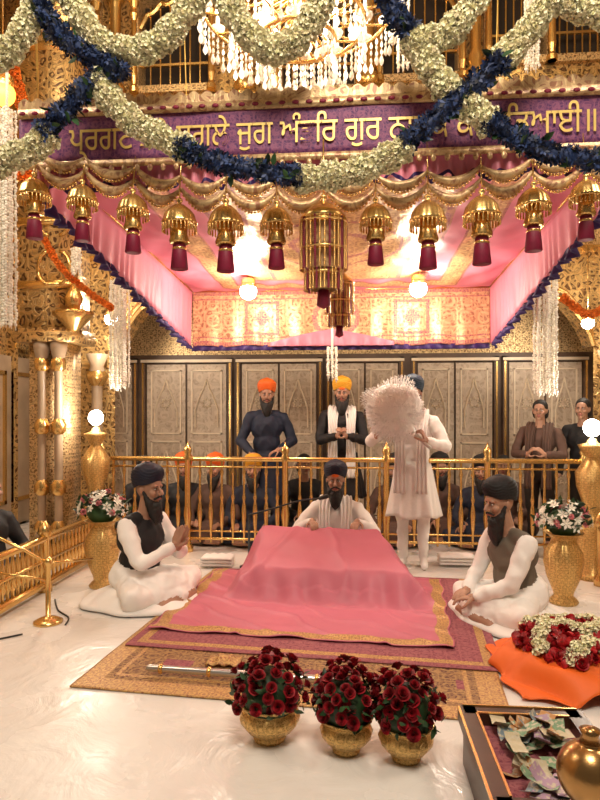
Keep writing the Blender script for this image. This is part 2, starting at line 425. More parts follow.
def person(name,loc,yaw,pose='sit',s=1.0,top=WCL,sleeve=None,pants=WCL,turban=None,beard=BLACKH,hair=None,scarf=None,
           rw=None,lw=None,rf=(0,-1,0),lf=(0,-1,0),rp=(0,0,-1),lp=(0,0,-1),curl=.4,lean=0.0,hy=0,hp=0,vox=.012,blen=1,skirt=None,foot=None,skin=SKIN,under=None,shirt=None,fine=True,lap=True,eh=None,scarf_trim=None,hem=None):
    root=empty(name,loc,yaw,s)
    sleeve=sleeve or top; foot=foot or skin; shirt=shirt or sleeve
    mats=[top,sleeve,pants,skin,foot,shirt]
    b=Blob()
    if pose=='sit':
        zs=.58; L=lambda x,y,z:(x,y-lean*max(0,z-.15),z)
        b.ell((0,.05,.15),(.2,.17,.15),2)
        for sx in (-1,1):
            b.cap((sx*.1,.02,.13),(sx*.33,-.2,.125),.11,.08,2); b.cap((sx*.33,-.2,.11),(-sx*.02,-.36,.075),.08,.05,2)
            b.cap((-sx*.04,-.37,.06),(-sx*.19,-.34,.045),.036,.028,4)
            b.ell(L(sx*.1,.05,.49),(.1,.1,.13),0)
        if lap: b.ell((0,-.12,.14),(.3,.24,.1),5); b.ell((0,.06,.18),(.22,.18,.15),5)
        b.ell(L(0,.03,.3),(.165,.135,.17),0); b.ell(L(0,.02,.46),(.185,.125,.17),0)
        b.cap(L(-.15,.03,zs+.005),L(.15,.03,zs+.005),.06,.06,0)
        b.cap(L(0,.03,zs+.02),L(0,.0,zs+.12),.066,.052,3); b.cap(L(-.08,.03,zs+.035),L(.08,.03,zs+.035),.045,.045,0)
        hc=Vector(L(0,-.015,zs+.25)); SH=[Vector(L(-.19,.03,zs-.01)),Vector(L(.19,.03,zs-.01))]
        rw=rw or (-.16,-.3,.24); lw=lw or (.16,-.3,.24)
    else:
        zs=1.43; L=lambda x,y,z:(x,y-lean*max(0,z-.9),z)
        for sx in (-1,1):
            b.cap((sx*.09,0,.9),(sx*.1,-.01,.49),.1,.066,2); b.cap((sx*.1,-.01,.49),(sx*.1,.02,.1),.06,.042,2)
            b.cap((sx*.1,.03,.045),(sx*.125,-.13,.035),.042,.034,4)
        b.ell((0,0,.95),(.17,.13,.15),0 if skirt else 2); b.ell(L(0,0,1.1),(.16,.125,.17),0); b.ell(L(0,0,1.3),(.185,.13,.18),0)
        b.cap(L(-.15,.01,zs),L(.15,.01,zs),.06,.06,0); b.cap(L(0,.01,zs+.02),L(0,-.01,zs+.12),.066,.052,3); b.cap(L(-.08,.01,zs+.03),L(.08,.01,zs+.03),.045,.045,0)
        hc=Vector(L(0,-.02,zs+.24)); SH=[Vector(L(-.19,.01,zs-.015)),Vector(L(.19,.01,zs-.015))]
        rw=rw or (-.26,-.06,.86); lw=lw or (.26,-.06,.86)
    for i,(S,W,sx) in enumerate(((SH[0],Vector(rw),-1),(SH[1],Vector(lw),1))):
        hint=(eh[i] if eh else (sx*.9,.4,-.8))
        E=ik(S,W,.3,.27,hint)
        d=(W-E).normalized()
        if (W-S).length>.565: W=S+(W-S).normalized()*.565
        b.cap(S,E,.066,.052,1); b.cap(E,W-d*.03,.052,.038,1); b.cap(W-d*.02,W,.026,.025,3)
        f=(rf,lf)[i]; pn=(rp,lp)[i]
        make_hand(root,W,f,pn,(1 if i==0 else -1)*(-1),curl,skin,.0045 if fine else .008,'right_hand' if i==0 else 'left_hand')
    b.build('body',vox,mats,root,3,fold=((0,1,2,5),.013,(8,8,6)))
    M=Matrix.Translation(hc)@Euler((hp,0,hy)).to_matrix().to_4x4()
    make_head(root,M,turban,beard,skin,blen,.005 if fine else .008,hair,under)
    if hem: spread(root,hem,seed=loc[0]*3)
    if skirt:
        z0,z1,mt=skirt
        def fn(u,v):
            a=2*pi*u; z=z0+(z1-z0)*v; rx=.172+.085*v; ry=.14+.07*v
            k=1+.07*v*math.sin(a*7+1)+.04*v*math.sin(a*13)
            return (rx*k*math.cos(a),ry*k*math.sin(a),z+.012*math.sin(a*5)*v)
        g=MB(); g.grid(84,16,fn); g.build('kurta_skirt',[mt],root,True,.006)
    if scarf:
        for sx,nm in ((-1,'scarf_end_1'),(1,'scarf_end_2')):
            if pose=='sit': pts=[L(sx*.05,.12,zs+.06),L(sx*.085,.03,zs+.1),L(sx*.1,-.085,zs+.0),L(sx*.1,-.16,zs-.15),L(sx*.1,-.175,zs-.33)]
            else: pts=[L(sx*.04,.1,zs+.05),L(sx*.085,.02,zs+.1),L(sx*.1,-.09,zs+.0),L(sx*.1,-.16,zs-.14),L(sx*.1,-.17,zs-.4),L(sx*.1,-.185,zs-.7)]
            ribbon(root,nm,pts,.11,scarf,trim=scarf_trim)
    return root

# ================================================================== ROOM
def slab(name,a,b,m,parent=None): return MB().box(a,b,0).build(name,[m],parent,False)
slab('floor',(-6,-1,-.1),(6,9.2,0),FLOORM)
slab('wall_left',(-4.7,0,0),(-4.5,9,8),GOLDW); slab('wall_right',(4.5,0,0),(4.7,9,8),GOLDW)
slab('ceiling',(-4.7,0,8),(4.7,9,8.15),GOLDW)
for nm,xx,sg in (('trim_6',-4.5,1),('trim_7',4.5,-1)):
    b=MB(); b.box((min(xx,xx+sg*.06),2.5,0),(max(xx,xx+sg*.06),8.8,2.2),0)
    for y in np.arange(2.6,8.5,.85):
        for a,c in (((xx+sg*.055,y,.3),(xx+sg*.09,y+.05,2.0)),((xx+sg*.055,y+.65,.3),(xx+sg*.09,y+.7,2.0)),((xx+sg*.055,y,1.95),(xx+sg*.09,y+.7,2.0)),((xx+sg*.055,y,.3),(xx+sg*.09,y+.7,.35))):
            b.box((min(a[0],c[0]),a[1],a[2]),(max(a[0],c[0]),c[1],c[2]),1)
    b.build(nm,[MARBLE,GOLD],None,False)
b=MB(); b.box((-4.5,8.85,0),(4.5,9.0,2.3),0).box((-4.5,8.85,2.3),(4.5,9.0,3.6),1); b.build('wall_back',[WOODD,GOLDW2],None,False)
def door(n,x0,x1):
    r=empty('door_%d'%n)
    b=MB(); y=8.845
    b.box((x0,y-.05,0),(x0+.07,y,2.25),0).box((x1-.07,y-.05,0),(x1,y,2.25),0).box((x0,y-.05,2.18),(x1,y,2.25),0)
    b.box((x0,y-.055,2.19),(x1,y-.05,2.23),2)
    b.box((x0+.02,y-.056,.1),(x0+.045,y-.05,2.18),3).box((x1-.045,y-.056,.1),(x1-.02,y-.05,2.18),3)
    xm=(x0+x1)/2
    for a,c in ((x0+.09,xm-.015),(xm+.015,x1-.09)):
        b.box((a,y-.03,0.02),(c,y,2.16),1)
        for z0,z1 in ((1.15,2.08),(.1,1.05)):
            w=.02
            b.box((a+.06,y-.045,z0),(a+.06+w,y-.03,z1),2).box((c-.06-w,y-.045,z0),(c-.06,y-.03,z1),2).box((a+.06,y-.045,z0),(c-.06,y-.03,z0+w),2).box((a+.06,y-.045,z1-w),(c-.06,y-.03,z1),2)
            cx=(a+c)/2; hw=(c-a)/2-.12; pts=[]
            for k in range(25):
                u=k/24*2-1; zz=z0+.35+ (z1-z0-.5)*(1-abs(u)**1.6)*.8+ .1*max(0,1-abs(u)*4); pts.append((cx+hw*u,y-.042,zz))
            pts=[(cx-hw,y-.042,z0+.1)]+pts+[(cx+hw,y-.042,z0+.1)]
            b.tube(pts,.012,2,5)
            zc=z0+.45
            pts=[]
            for k in range(17):
                A=2*pi*k/16; rr=.085 if k%2==0 else .045; pts.append((cx+rr*math.cos(A),y-.042,zc+rr*math.sin(A)))
            b.tube(pts[:-1],.010,2,5,True)
    b.build('door_leaves',[WOODD,DOORP,INLAY,GOLD],r,False)
for i,(a,c) in enumerate(((-4.3,-3.15),(-3.1,-1.75),(-1.7,-.45),(-.4,.7),(.8,2.0),(2.05,3.2),(3.3,4.4))): door(i+1,a,c)
b=MB(); Y=7.7
def archtop(x):
    for c,hw,zr,zt in ((-.08,2.95,2.15,3.3),(-3.95,.42,2.0,2.9),(3.8,.42,2.0,2.9)):
        u=(x-c)/hw
        if abs(u)<1:
            base=zr+(zt-zr)*(1-abs(u)**3.2)**.5
            return base-.05*abs(math.sin(u*pi*4.5))
    return 0
xs=np.arange(-4.5,4.501,.05)
for x0,x1 in zip(xs[:-1],xs[1:]):
    z0,z1=archtop(x0),archtop(x1)
    xm=archtop((x0+x1)/2)
    if xm==0: z0=z1=0
    elif z0==0 or z1==0: z0=z1=xm
    b.add([(x0,Y,z0),(x1,Y,z1),(x1,Y,3.4),(x0,Y,3.4),(x0,Y+.35,z0),(x1,Y+.35,z1)],[(0,1,2,3),(0,4,5,1)])
    if z0>0: b.tube([(x0,Y-.02,z0),(x1,Y-.02,z1)],.03,1,6); b.tube([(x0,Y-.01,z0+.12),(x1,Y-.01,z1+.12)],.014,1,5)
holes=[(-4.2,-3.3,5.6,6.7),(-2.72,-1.82,5.6,6.75),(-.9,.0,5.5,6.6),(.35,1.25,5.6,6.75),(1.65,2.3,5.75,6.9),(2.38,3.0,5.75,6.9),(3.4,4.2,5.6,6.7)]
xb=sorted({-4.5,4.5}|{h[0] for h in holes}|{h[1] for h in holes}); zb=sorted({3.4,8.0}|{h[2] for h in holes}|{h[3] for h in holes})
for x0,x1 in zip(xb[:-1],xb[1:]):
    for z0,z1 in zip(zb[:-1],zb[1:]):
        cx,cz=(x0+x1)/2,(z0+z1)/2
        if not any(h[0]<cx<h[1] and h[2]<cz<h[3] for h in holes):
            b.add([(x0,Y,z0),(x1,Y,z0),(x1,Y,z1),(x0,Y,z1)],[(0,1,2,3)])
b.build('wall_arcade',[GOLDW,GOLD],None,False)
for i,(x0,x1,z0,z1) in enumerate(holes):
    w=MB(); w.box((x0,Y+.2,z0),(x1,Y+.22,z1),1)
    for a,c in (((x0-.09,Y-.07,z0-.09),(x0,Y+.2,z1+.09)),((x1,Y-.07,z0-.09),(x1+.09,Y+.2,z1+.09)),((x0,Y-.07,z1),(x1,Y+.2,z1+.09)),((x0,Y-.07,z0-.09),(x1,Y+.2,z0))): w.box(a,c,2)
    n=7
    for k in range(1,n): 
        xx=x0+(x1-x0)*k/n; w.cap((xx,Y+.03,z0),(xx,Y+.03,z1-.1),.011,.011,0,6)
    w.box((x0,Y+.01,z0+.28),(x1,Y+.05,z0+.31),0)
    pts=[]
    for k in range(33):
        u=k/32*2-1; pts.append(((x0+x1)/2+u*(x1-x0)/2,Y,z1-.04-.3*abs(u)**2.2-.05*abs(math.sin(u*pi*2.5))))
    w.tube(pts,.03,0,6)
    for xx in (x0-.045,x1+.045):
        w.lathe([(0,0),(.06,0),(.06,.06),(.03,.1),(.045,.2),(.035,.6),(.03,.9),(.055,.98),(.04,1.05),(.07,1.15),(0,1.15)],(xx,Y-.1,z0-.1),12,0)
    w.build('window_%d'%(i+1),[GOLD,DARK,GOLDW2],None,False)
def cornice(n,z,h,d,m,mm=GOLD):
    b=MB(); b.box((-4.5,Y-d,z),(4.5,Y,z+h),0); b.box((-4.5,Y-d-.04,z+h),(4.5,Y,z+h+.05),1); b.box((-4.5,Y-d-.03,z-.04),(4.5,Y,z),1)
    T=[((x,Y-d-.03,z+h*.0-.06),np.eye(3),.035) for x in np.arange(-4.45,4.46,.11)]
    b.scatter(*T_BEAD,T,1); b.build('trim_%d'%n,[m,mm],None,False)
cornice(1,5.05,.28,.12,GOLDW2); cornice(2,4.45,.18,.2,GOLDW2); cornice(3,7.0,.2,.15,GOLDW2); cornice(4,3.45,.2,.1,GOLDW2)
b=MB()
for x in (-3.0,-1.35,.17,1.45,3.2):
    b.lathe([(0,0),(.09,0),(.14,.12),(.08,.22),(.1,.3),(.06,.4),(.07,1.2),(.12,1.3),(.09,1.36),(.16,1.5),(0,1.5)],(x,Y-.12,5.4),16,0,flute=.06,nf=8)
    b.lathe([(0,0),(.05,.03),(.13,.25),(.2,.36),(.2,.42),(0,.42)],(x,Y-.1,4.98),16,0,flute=.1,nf=8)
b.build('trim_5',[GOLD],None)
def pier(name,x,Yp,sgn):
    r=empty(name)
    b=MB()
    b.box((x-.34,Yp+.02,2.3),(x+.2,Yp+.5,8),1)
    b.box((x-.38,Yp-.04,2.2),(x+.25,Yp+.52,2.34),1); b.box((x-.3,Yp+.14,.0),(x+.12,Yp+.45,2.25),4)
    for zz in (2.75,3.4,4.3,5.2): b.box((x-.37,Yp-.03,zz),(x+.23,Yp+.5,zz+.07),0)
    for dx in (-.12,.06):
        b.lathe([(0,0),(.08,0),(.08,.1),(.055,.14),(.07,.24),(.042,.36),(.042,1.9),(.06,1.95),(.05,2.0),(.08,2.12),(.09,2.2),(0,2.2)],(x+dx,Yp+.06,0),16,2)
        for zz in (1.9,1.25,.62,.2): b.lathe([(0.044,.0),(.07,.03),(.075,.1),(.046,.16)],(x+dx,Yp+.06,zz),16,0,flute=.08,nf=8)
    b.lathe([(0,0),(.05,.03),(.14,.14),(.19,.18),(.19,.22),(0,.22)],(x+sgn*.26,Yp-.02,2.28),18,0,flute=.1,nf=9)
    b.lathe([(0,0),(.06,.05),(.09,.16),(.04,.26),(.02,.33),(0,.36)],(x+sgn*.26,Yp-.02,2.48),18,0,flute=.08,nf=9)
    for k in range(4):
        b.tube([(x+sgn*(.1+.12*math.cos(a)),Yp-.02,2.95+k*.5+.17*math.sin(a)) for a in np.linspace(-1.5,1.5,9)],.02,0,6)
        b.tube([(x+sgn*(.0-.12*math.cos(a)),Yp-.02,2.95+k*.5+.17*math.sin(a)) for a in np.linspace(-1.5,1.5,9)],.02,0,6)
    b.build('pier_body',[GOLD,GOLDW,MARBLE,WOODD,GOLDW2],r,True)
pier('gilded_pier',-3.1,6.1,1); pier('gilded_pier',3.0,6.1,-1)
for x in (-3.22,2.98):
    b=MB(); b.lathe([(0,0),(.12,0),(.12,.12),(.08,.18),(.07,.3),(.065,1.9),(.1,2.0),(.08,2.05),(.14,2.2),(0,2.2)],(x,7.54,0),16,0)
    b.lathe([(.066,0),(.12,.08),(.13,.14),(.07,.22)],(x,7.54,1.8),16,1,flute=.08,nf=8); b.build('marble_column',[MARBLE,GOLD])

# ================================================================== CANOPY
CX0,CX1,CY0,CY1=-1.8,1.45,3.42,6.8
can=empty('fabric_canopy')
def cz(Y): return 2.99-.05*(Y-CY0)
def low(Y): return 2.76-.162*(Y-3.4)
def ceilf(u,v):
    x=CX0+(CX1-CX0)*u; y=CY0+(CY1-CY0)*v
    return (x,y,cz(y)-.06*math.sin(pi*u)*math.sin(pi*v)+.014*math.sin(x*17+math.sin(y*5))*math.sin(y*7)+.008*noise.noise(Vector((x*6,y*6,0))))
def ceilm(u,v):
    dx=min(u,1-u)*(CX1-CX0); dy=(1-v)*(CY1-CY0); d=min(dx,dy+.25,v*(CY1-CY0)+.3)
    x=CX0+(CX1-CX0)*u; y=CY0+(CY1-CY0)*v
    if d<.36: return 0
    if d<.39: return 2
    if d<.56: return 1
    if d<.59: return 2
    if d<.74: return 0
    if d<.80: return 2
    q=math.hypot(x+.18,y-5.1)
    if .30<q<.36 or .55<q<.58: return 2
    if abs(abs(x+.18)-.62)<.02: return 2
    return 1
b=MB(); b.grid(150,156,ceilf,ceilm); b.build('canopy_ceiling',[PINKC,GOLDC,MAGF],can)
b=MB()
for xs_,sg in ((CX0,-1),(CX1,1)):
    b.grid(170,8,lambda u,v:(xs_+sg*.02*v+.018*math.sin(u*150+2*math.sin(u*31))*v, CY0+(CY1-CY0)*u, cz(CY0+(CY1-CY0)*u)*(1-v)+low(CY0+(CY1-CY0)*u)*v),0)
    b.grid(260,4,lambda u,v:(xs_+sg*.03+.04*math.sin(u*210)*v+.01*math.sin(u*97), CY0+(CY1-CY0)*u, low(CY0+(CY1-CY0)*u)+.03-.075*v+.02*math.sin(u*60)*v),1)
b.build('side_valances',[PINKC,NAVY],can,True,.003)
b=MB()
def backm(u,v):
    x=CX0+(CX1-CX0)*u
    if v<.08 or v>.92 or abs(v-.16)<.02 or abs(v-.84)<.02: return 1
    for c in (-1.02,.62): 
        q=max(abs(x-c)/.19,abs(v-.5)/.3)
        if .8<q<1 or abs(x-c)/.1+abs(v-.5)/.17<1: return 1
    q=math.hypot((x+.2)/.26,(v-.5)/.36)
    if .8<q<1 or q<.3: return 1
    return 0
b.grid(260,36,lambda u,v:(CX0+(CX1-CX0)*u,CY1+.012*math.sin(u*80)*v,cz(CY1)*(1-v)+2.21*v+.01*math.sin(u*40)*v),backm)
b.grid(200,3,lambda u,v:(CX0+(CX1-CX0)*u,CY1+.01+.02*math.sin(u*170)*v,2.22-.06*v),2)
b.grid(60,10,lambda u,v:(-.92+1.35*u,CY1-.05-.02*math.sin(u*60)*v,(2.24+.14*(1-abs(2*u-1)**1.3))*(1-v)+2.2*v),3)
b.build('back_valance',[GOLDV,MAGF,NAVY,PINKC],can,True,.003)
b=MB()
BX0,BX1=-1.9,1.56
b.grid(120,6,lambda u,v:(BX0+(BX1-BX0)*u,3.38+.006*math.sin(u*30),2.89+.3*v),0)
b.build('banner_cloth',[PURP],can,True,.01)
b=MB()
for z0,z1 in ((2.862,2.9),(3.15,3.2)): b.box((BX0,3.36,z0),(BX1,3.372,z1),0)
b.grid(240,2,lambda u,v:(BX0+(BX1-BX0)*u,3.365,3.2+v*(.035+.03*abs(math.sin(u*pi*46)))),0)
for k in range(47):
    x=BX0+.03+k*(BX1-BX0-.06)/46; b.ell((x,3.362,2.85),(.016,.008,.022),0,6,n=4); b.ell((x,3.355,3.175),(.02,.006,.012),1,6,n=4)
b.build('banner_borders',[GOLDV,MAROON],can)
fc=bpy.data.curves.new('txt','FONT'); fc.body='ਪ੍ਰਗਟ ਭਏ ਸਗਲੇ ਜੁਗ ਅੰਤਿਰ ਗੁਰ ਨਾਨਕ ਕੀ ਵਿਡਆਈ॥'; fc.size=.2; fc.extrude=.004; fc.offset=.0006
fo=bpy.data.objects.new('t',fc); SC.collection.objects.link(fo)
me=bpy.data.meshes.new_from_object(fo.evaluated_get(bpy.context.evaluated_depsgraph_get())); bpy.data.objects.remove(fo)
nv=len(me.vertices); V=np.zeros(nv*3); me.vertices.foreach_get('co',V); V=V.reshape(-1,3)
mn,mx=V.min(0),V.max(0)
V2=np.stack([-1.60+(V[:,0]-mn[0])*(2.86/(mx[0]-mn[0])), 3.366+V[:,2]*.5, 2.915+(V[:,1]-mn[1])*(.21/(mx[1]-mn[1]))],1)
me.vertices.foreach_set('co',V2.reshape(-1)); me.materials.clear(); me.materials.append(GTEXT)
o=bpy.data.objects.new('banner_lettering',me); SC.collection.objects.link(o); o.parent=can
b=MB()
b.grid(400,5,lambda u,v:(BX0+.06+(BX1-BX0-.1)*u,3.41+.014*math.sin(u*330)*(v+.2),2.88-(.1+.05*math.sin(u*pi*23)**2)*v),lambda u,v:1 if v>.8 else 0)
OX=[-1.79,-1.51,-1.22,-.958,-.70,-.42,-.15,.114,.39,.67,.935,1.2,1.47]
OZ=[2.84,2.79,2.73,2.67,2.66,2.64,2.64,2.64,2.65,2.67,2.70,2.73,2.76]
for (x0,z0),(x1,z1) in zip(list(zip(OX,OZ))[:-1],list(zip(OX,OZ))[1:]):
    for dz,dp in ((.06,.09),(.13,.07)):
        pts=[];rr=[]
        for k in range(17):
            u=k/16; pts.append((x0+(x1-x0)*u,3.37,z0+(z1-z0)*u+dz-dp*4*u*(1-u))); rr.append(.008+.02*math.sin(pi*u))
        b.tube(pts,rr,2,8)
        b.scatter(*T_BEAD,[((p[0],3.37,p[2]-r_-.008),np.eye(3),.009) for p,r_ in zip(pts,rr)],3)
b.build('front_frill',[PINKC,NAVY,GOLDV,GOLD],can)
b=MB()
for x,y in ((CX0,CY0),(CX1,CY0),(CX0,CY1),(CX1,CY1)):
    zt=cz(y); b.tube([(x,y,zt-.02),(x*1.1,y+.05,8)],.006,0,6)
b.tube([(CX0,CY0,cz(CY0)),(CX1,CY0,cz(CY0))],.012,1,6); b.tube([(CX0,CY1,cz(CY1)),(CX1,CY1,cz(CY1))],.012,1,6)
b.tube([(CX0,CY0,cz(CY0)),(CX0,CY1,cz(CY1))],.012,1,6); b.tube([(CX1,CY0,cz(CY0)),(CX1,CY1,cz(CY1))],.012,1,6)
b.build('suspension_cords',[GTEXT,GOLD],can)
def umbrella(x,z,y=3.34,s=1.0,name='hanging_umbrella_ornament'):
    b=MB()
    b.tube([(x,y,z),(x,y+.05,cz(3.42))],.004,0,5)
    P=[(0,0),(.012,-.005),(.018,-.02),(.008,-.035),(.03,-.045),(.055,-.065),(.078,-.095),(.088,-.13),(.096,-.145),(.09,-.15),(.07,-.135),(0,-.11)]
    b.lathe([(r*s,zz*s) for r,zz in P],(x,y,z),36,0,flute=.05,nf=12)
    for k in range(26):
        a=2*pi*k/26; p=(x+.09*s*math.cos(a),y+.09*s*math.sin(a),z-.15*s)
        b.cap(p,(p[0],p[1],p[2]-.035*s),.003*s,.006*s,0,5)
    b.lathe([(0,-.12*s),(.036*s,-.13*s),(.04*s,-.2*s),(.05*s,-.235*s),(.046*s,-.25*s),(0,-.24*s)],(x,y,z),36,0,flute=.1,nf=18)
    b.lathe([(0,-.24*s),(.03*s,-.25*s),(.036*s,-.3*s),(.044*s,-.385*s),(.04*s,-.39*s),(0,-.38*s)],(x,y,z),36,1,flute=.09,nf=18)
    b.lathe([(.036*s,-.272*s),(.04*s,-.278*s),(.036*s,-.284*s)],(x,y,z),18,0)
    return b.build(name,[GOLD,MAROON])
for i,(x,z) in enumerate(zip(OX,OZ)):
    if i!=6: umbrella(x,z,s=.97+.08*math.sin(i*5))
def bigorn(name,x,y,z,s):
    b=MB(); b.tube([(x,y,z),(x,y,cz(max(y,3.42))-.03)],.005,0,5)
    b.lathe([(r*s,q*s) for r,q in ((0,0),(.015,-.01),(.02,-.03),(.01,-.05),(.05,-.07),(.1,-.11),(.14,-.16),(.13,-.17),(.04,-.16),(0,-.15))],(x,y,z),28,0,flute=.04,nf=14)
    for tier,(r,z0,z1) in enumerate(((.135,-.165,-.31),(.135,-.32,-.45),(.11,-.46,-.57))):
        b.lathe([(r*.75*s,z0*s),(r*1.05*s,(z0-.012)*s),(r*1.05*s,(z0-.02)*s),(r*.75*s,(z0-.028)*s)],(x,y,z),28,0)
        for k in range(30):
            a=2*pi*k/30
            T=[((x+r*s*math.cos(a),y+r*s*math.sin(a),z+(z0+(z1-z0)*q/12)*s),np.eye(3),.0075*s) for q in range(13)]
            b.scatter(*T_BEAD,T,1 if k%3==0 else 0)
        b.lathe([(r*.7*s,z0*s),(r*.7*s,z1*s)],(x,y,z),16,2)
    b.lathe([(0,-.56*s),(.03*s,-.57*s),(.038*s,-.66*s),(0,-.68*s)],(x,y,z),20,1,flute=.08,nf=10)
    return b.build(name,[GOLD,MAROON,GOLDV])
bigorn('beaded_chandelier_ornament',-.165,3.34,2.67,.92); bigorn('beaded_chandelier_ornament',-.12,5.0,2.66,.85)

# ================================================================== GARLANDS
def cr(P,n):
    P=[Vector(p) for p in P]; out=[]
    m=len(P)-1
    for k in range(n+1):
        t=k/n*m; i=min(int(t),m-1); f=t-i
        p0,p1,p2,p3=P[max(i-1,0)],P[i],P[i+1],P[min(i+2,m)]
        out.append(.5*((2*p1)+(p2-p0)*f+(2*p0-5*p1+4*p2-p3)*f*f+(3*p1-p0-3*p2+p3)*f**3))
    return out
def garland(name,pts,mat,r=.05,fs=.026,tm=T_MAR,dens=12,leafy=0,step=.02):
    P=cr([(p[0],p[2] if len(p)>2 else 3.15,p[1]) for p in pts],60)
    L=sum((a-b_).length for a,b_ in zip(P[:-1],P[1:])); n=int(L/step)+1; Q=cr(P,n)
    b=MB(); b.tube(Q,r*.8,1,8); T=[];T2=[]
    for i,p in enumerate(Q):
        d=(Q[min(i+1,n)]-Q[max(i-1,0)]).normalized(); R=align(d); rr0=r*(1+.12*math.sin(i*.9))
        for k in range(dens):
            a=2*pi*(k+random.random()*.7)/dens+i*.5; rr=rr0*random.uniform(.72,1.06)
            off=R@Vector((rr*math.cos(a),rr*math.sin(a),random.uniform(-.012,.012)))
            T.append((tuple(p+off),rrot(),fs*random.uniform(.7,1.25)))
            if leafy and random.random()<leafy:T2.append((tuple(p+off*1.1),rrot(),fs*2.0))
    b.scatter(*tm,T,0)
    if T2: b.scatter(*T_LEAF,T2,2)
    return b.build(name,[mat,mat,LEAF])
C='cream_flower_garland'; B='blue_flower_garland'
for nm,pts in (
 (C,[(-2.1,2.72),(-1.88,2.82),(-1.72,2.87),(-1.6,2.95)]),
 (B,[(-1.63,2.95),(-1.49,3.08),(-1.33,3.25)]),
 (C,[(-1.355,3.23),(-1.165,3.02),(-.87,2.85)]),
 (B,[(-.9,2.86),(-.66,2.75),(-.276,2.68)]),
 (C,[(-.276,2.68),(-.02,2.7),(.25,2.81)]),
 (B,[(.25,2.82),(.476,3.01),(.72,3.22)]),
 (C,[(.72,3.23),(.86,3.38),(1.1,3.7)]),
 (B,[(.08,3.8),(.16,3.54),(.28,3.38)]),
 (C,[(.29,3.37),(.45,3.12),(.67,2.93)]),
 (B,[(.67,2.92),(.91,2.77),(1.29,2.69),(1.5,2.72)]),
 (B,[(-1.75,3.9),(-1.67,3.69),(-1.52,3.45),(-1.19,3.24)]),
 (C,[(-1.6,3.9),(-1.49,3.67),(-1.30,3.41),(-1.01,3.41),(-.78,3.7)]),
 (C,[(-2.1,3.3),(-1.93,3.36),(-1.77,3.48),(-1.55,3.85)]),
 (C,[(-.75,3.85),(-.66,3.62),(-.53,3.42),(-.4,3.34),(-.25,3.43),(-.08,3.75)]),
 (C,[(.29,3.34),(.476,3.39),(.7,3.68)]),
 (C,[(.9,3.65),(1.0,3.54),(1.2,3.44),(1.45,3.45)])):
    if nm==C: garland(nm,[(x,z,3.15) for x,z in pts],CREAM)
    else: garland(nm,[(x,z,3.12) for x,z in pts],BLUEF,.042,.03,T_STAR,9,.1)
def strings(name,x,y,z0,z1,r,n=9,mat=WHITEF):
    b=MB();T=[]
    for k in range(n):
        a=2*pi*k/n; rr=r*(1 if k%2 else .6); px=x+rr*math.cos(a); py=y+rr*math.sin(a); zz1=z1+random.uniform(0,.05)
        b.tube([(px,py,z0),(px,py,zz1)],.004,0,4); q=int((z0-zz1)/.022)
        T+=[((px+random.uniform(-.006,.006),py+random.uniform(-.006,.006),z0-.022*i),rrot(),random.uniform(.011,.016)) for i in range(q)]
    b.scatter(*T_BEAD,T,0); b.tube([(x,y,z0-.02),(x,y,z0+.3)],.012,0,6); return b.build(name,[mat])
S_='hanging_tuberose_strings'
strings(S_,-2.6,4.45,3.75,2.1,.06,11)
strings(S_,-2.33,6.0,2.78,1.68,.09,15); strings(S_,1.72,5.75,2.72,1.6,.1,15)
strings(S_,-.23,6.5,2.15,1.78,.06,8)
strings(S_,-.78,5.4,5.0,4.4,.06,8); strings(S_,.42,5.4,5.0,4.4,.06,8); strings(S_,1.5,5.4,5.05,4.35,.06,8); strings(S_,-2.5,5.4,2.95,2.7,.04,6)
garland('orange_flower_garland',[(-2.9,3.1,5.6),(-2.75,2.85,5.6),(-2.5,2.62,5.6),(-2.25,2.45,5.6)],ORANGEF,.018,.02,T_MAR,5)
garland('orange_flower_garland',[(-3.1,4.6,5.4),(-2.95,4.0,5.4),(-3.0,3.6,5.4)],ORANGEF,.04,.026,T_MAR,7)
garland('orange_flower_garland',[(1.85,2.5,5.7),(2.1,2.35,5.7),(2.4,2.6,5.7)],ORANGEF,.022,.02,T_MAR,5)

# ================================================================== CHANDELIER
b=MB(); cx,cy=-.42,4.6
b.lathe([(0,4.3),(.05,4.35),(.09,4.5),(.04,4.65),(.07,4.8),(.03,5.0),(.03,7.9),(0,7.95)],(cx,cy,0),16,0)
for R_,z,n in ((.72,4.5,16),(.5,4.37,12),(.28,4.25,8)):
    b.tube([(cx+R_*math.cos(a),cy+R_*math.sin(a),z) for a in np.linspace(0,2*pi,40)[:-1]],.015,0,6,True)
    T=[]
    for k in range(n):
        a=2*pi*k/n; px,py=cx+R_*math.cos(a),cy+R_*math.sin(a)
        b.tube([(cx,cy,z+.1),(cx+R_*.5*math.cos(a),cy+R_*.5*math.sin(a),z-.06),(px,py,z)],.01,0,5)
        b.lathe([(0,0),(.05,.02),(.06,.05),(.02,.06),(.015,.14),(0,.15)],(px,py,z),10,1)
        b.ell((px,py,z+.19),(.02,.02,.04),2,8)
    for k in range(n*4):
        a=2*pi*k/(n*4)
        for q in range(4):
            T.append(((cx+R_*math.cos(a),cy+R_*math.sin(a),z-.04-.06*q*(1 if k%2 else .8)),Euler((0,0,random.random()*3)).to_matrix(),.036 if q<3 else .06))
    b.scatter(*T_DROP,T,1)
b.build('crystal_chandelier',[GOLD,CRYS,LAMPW])

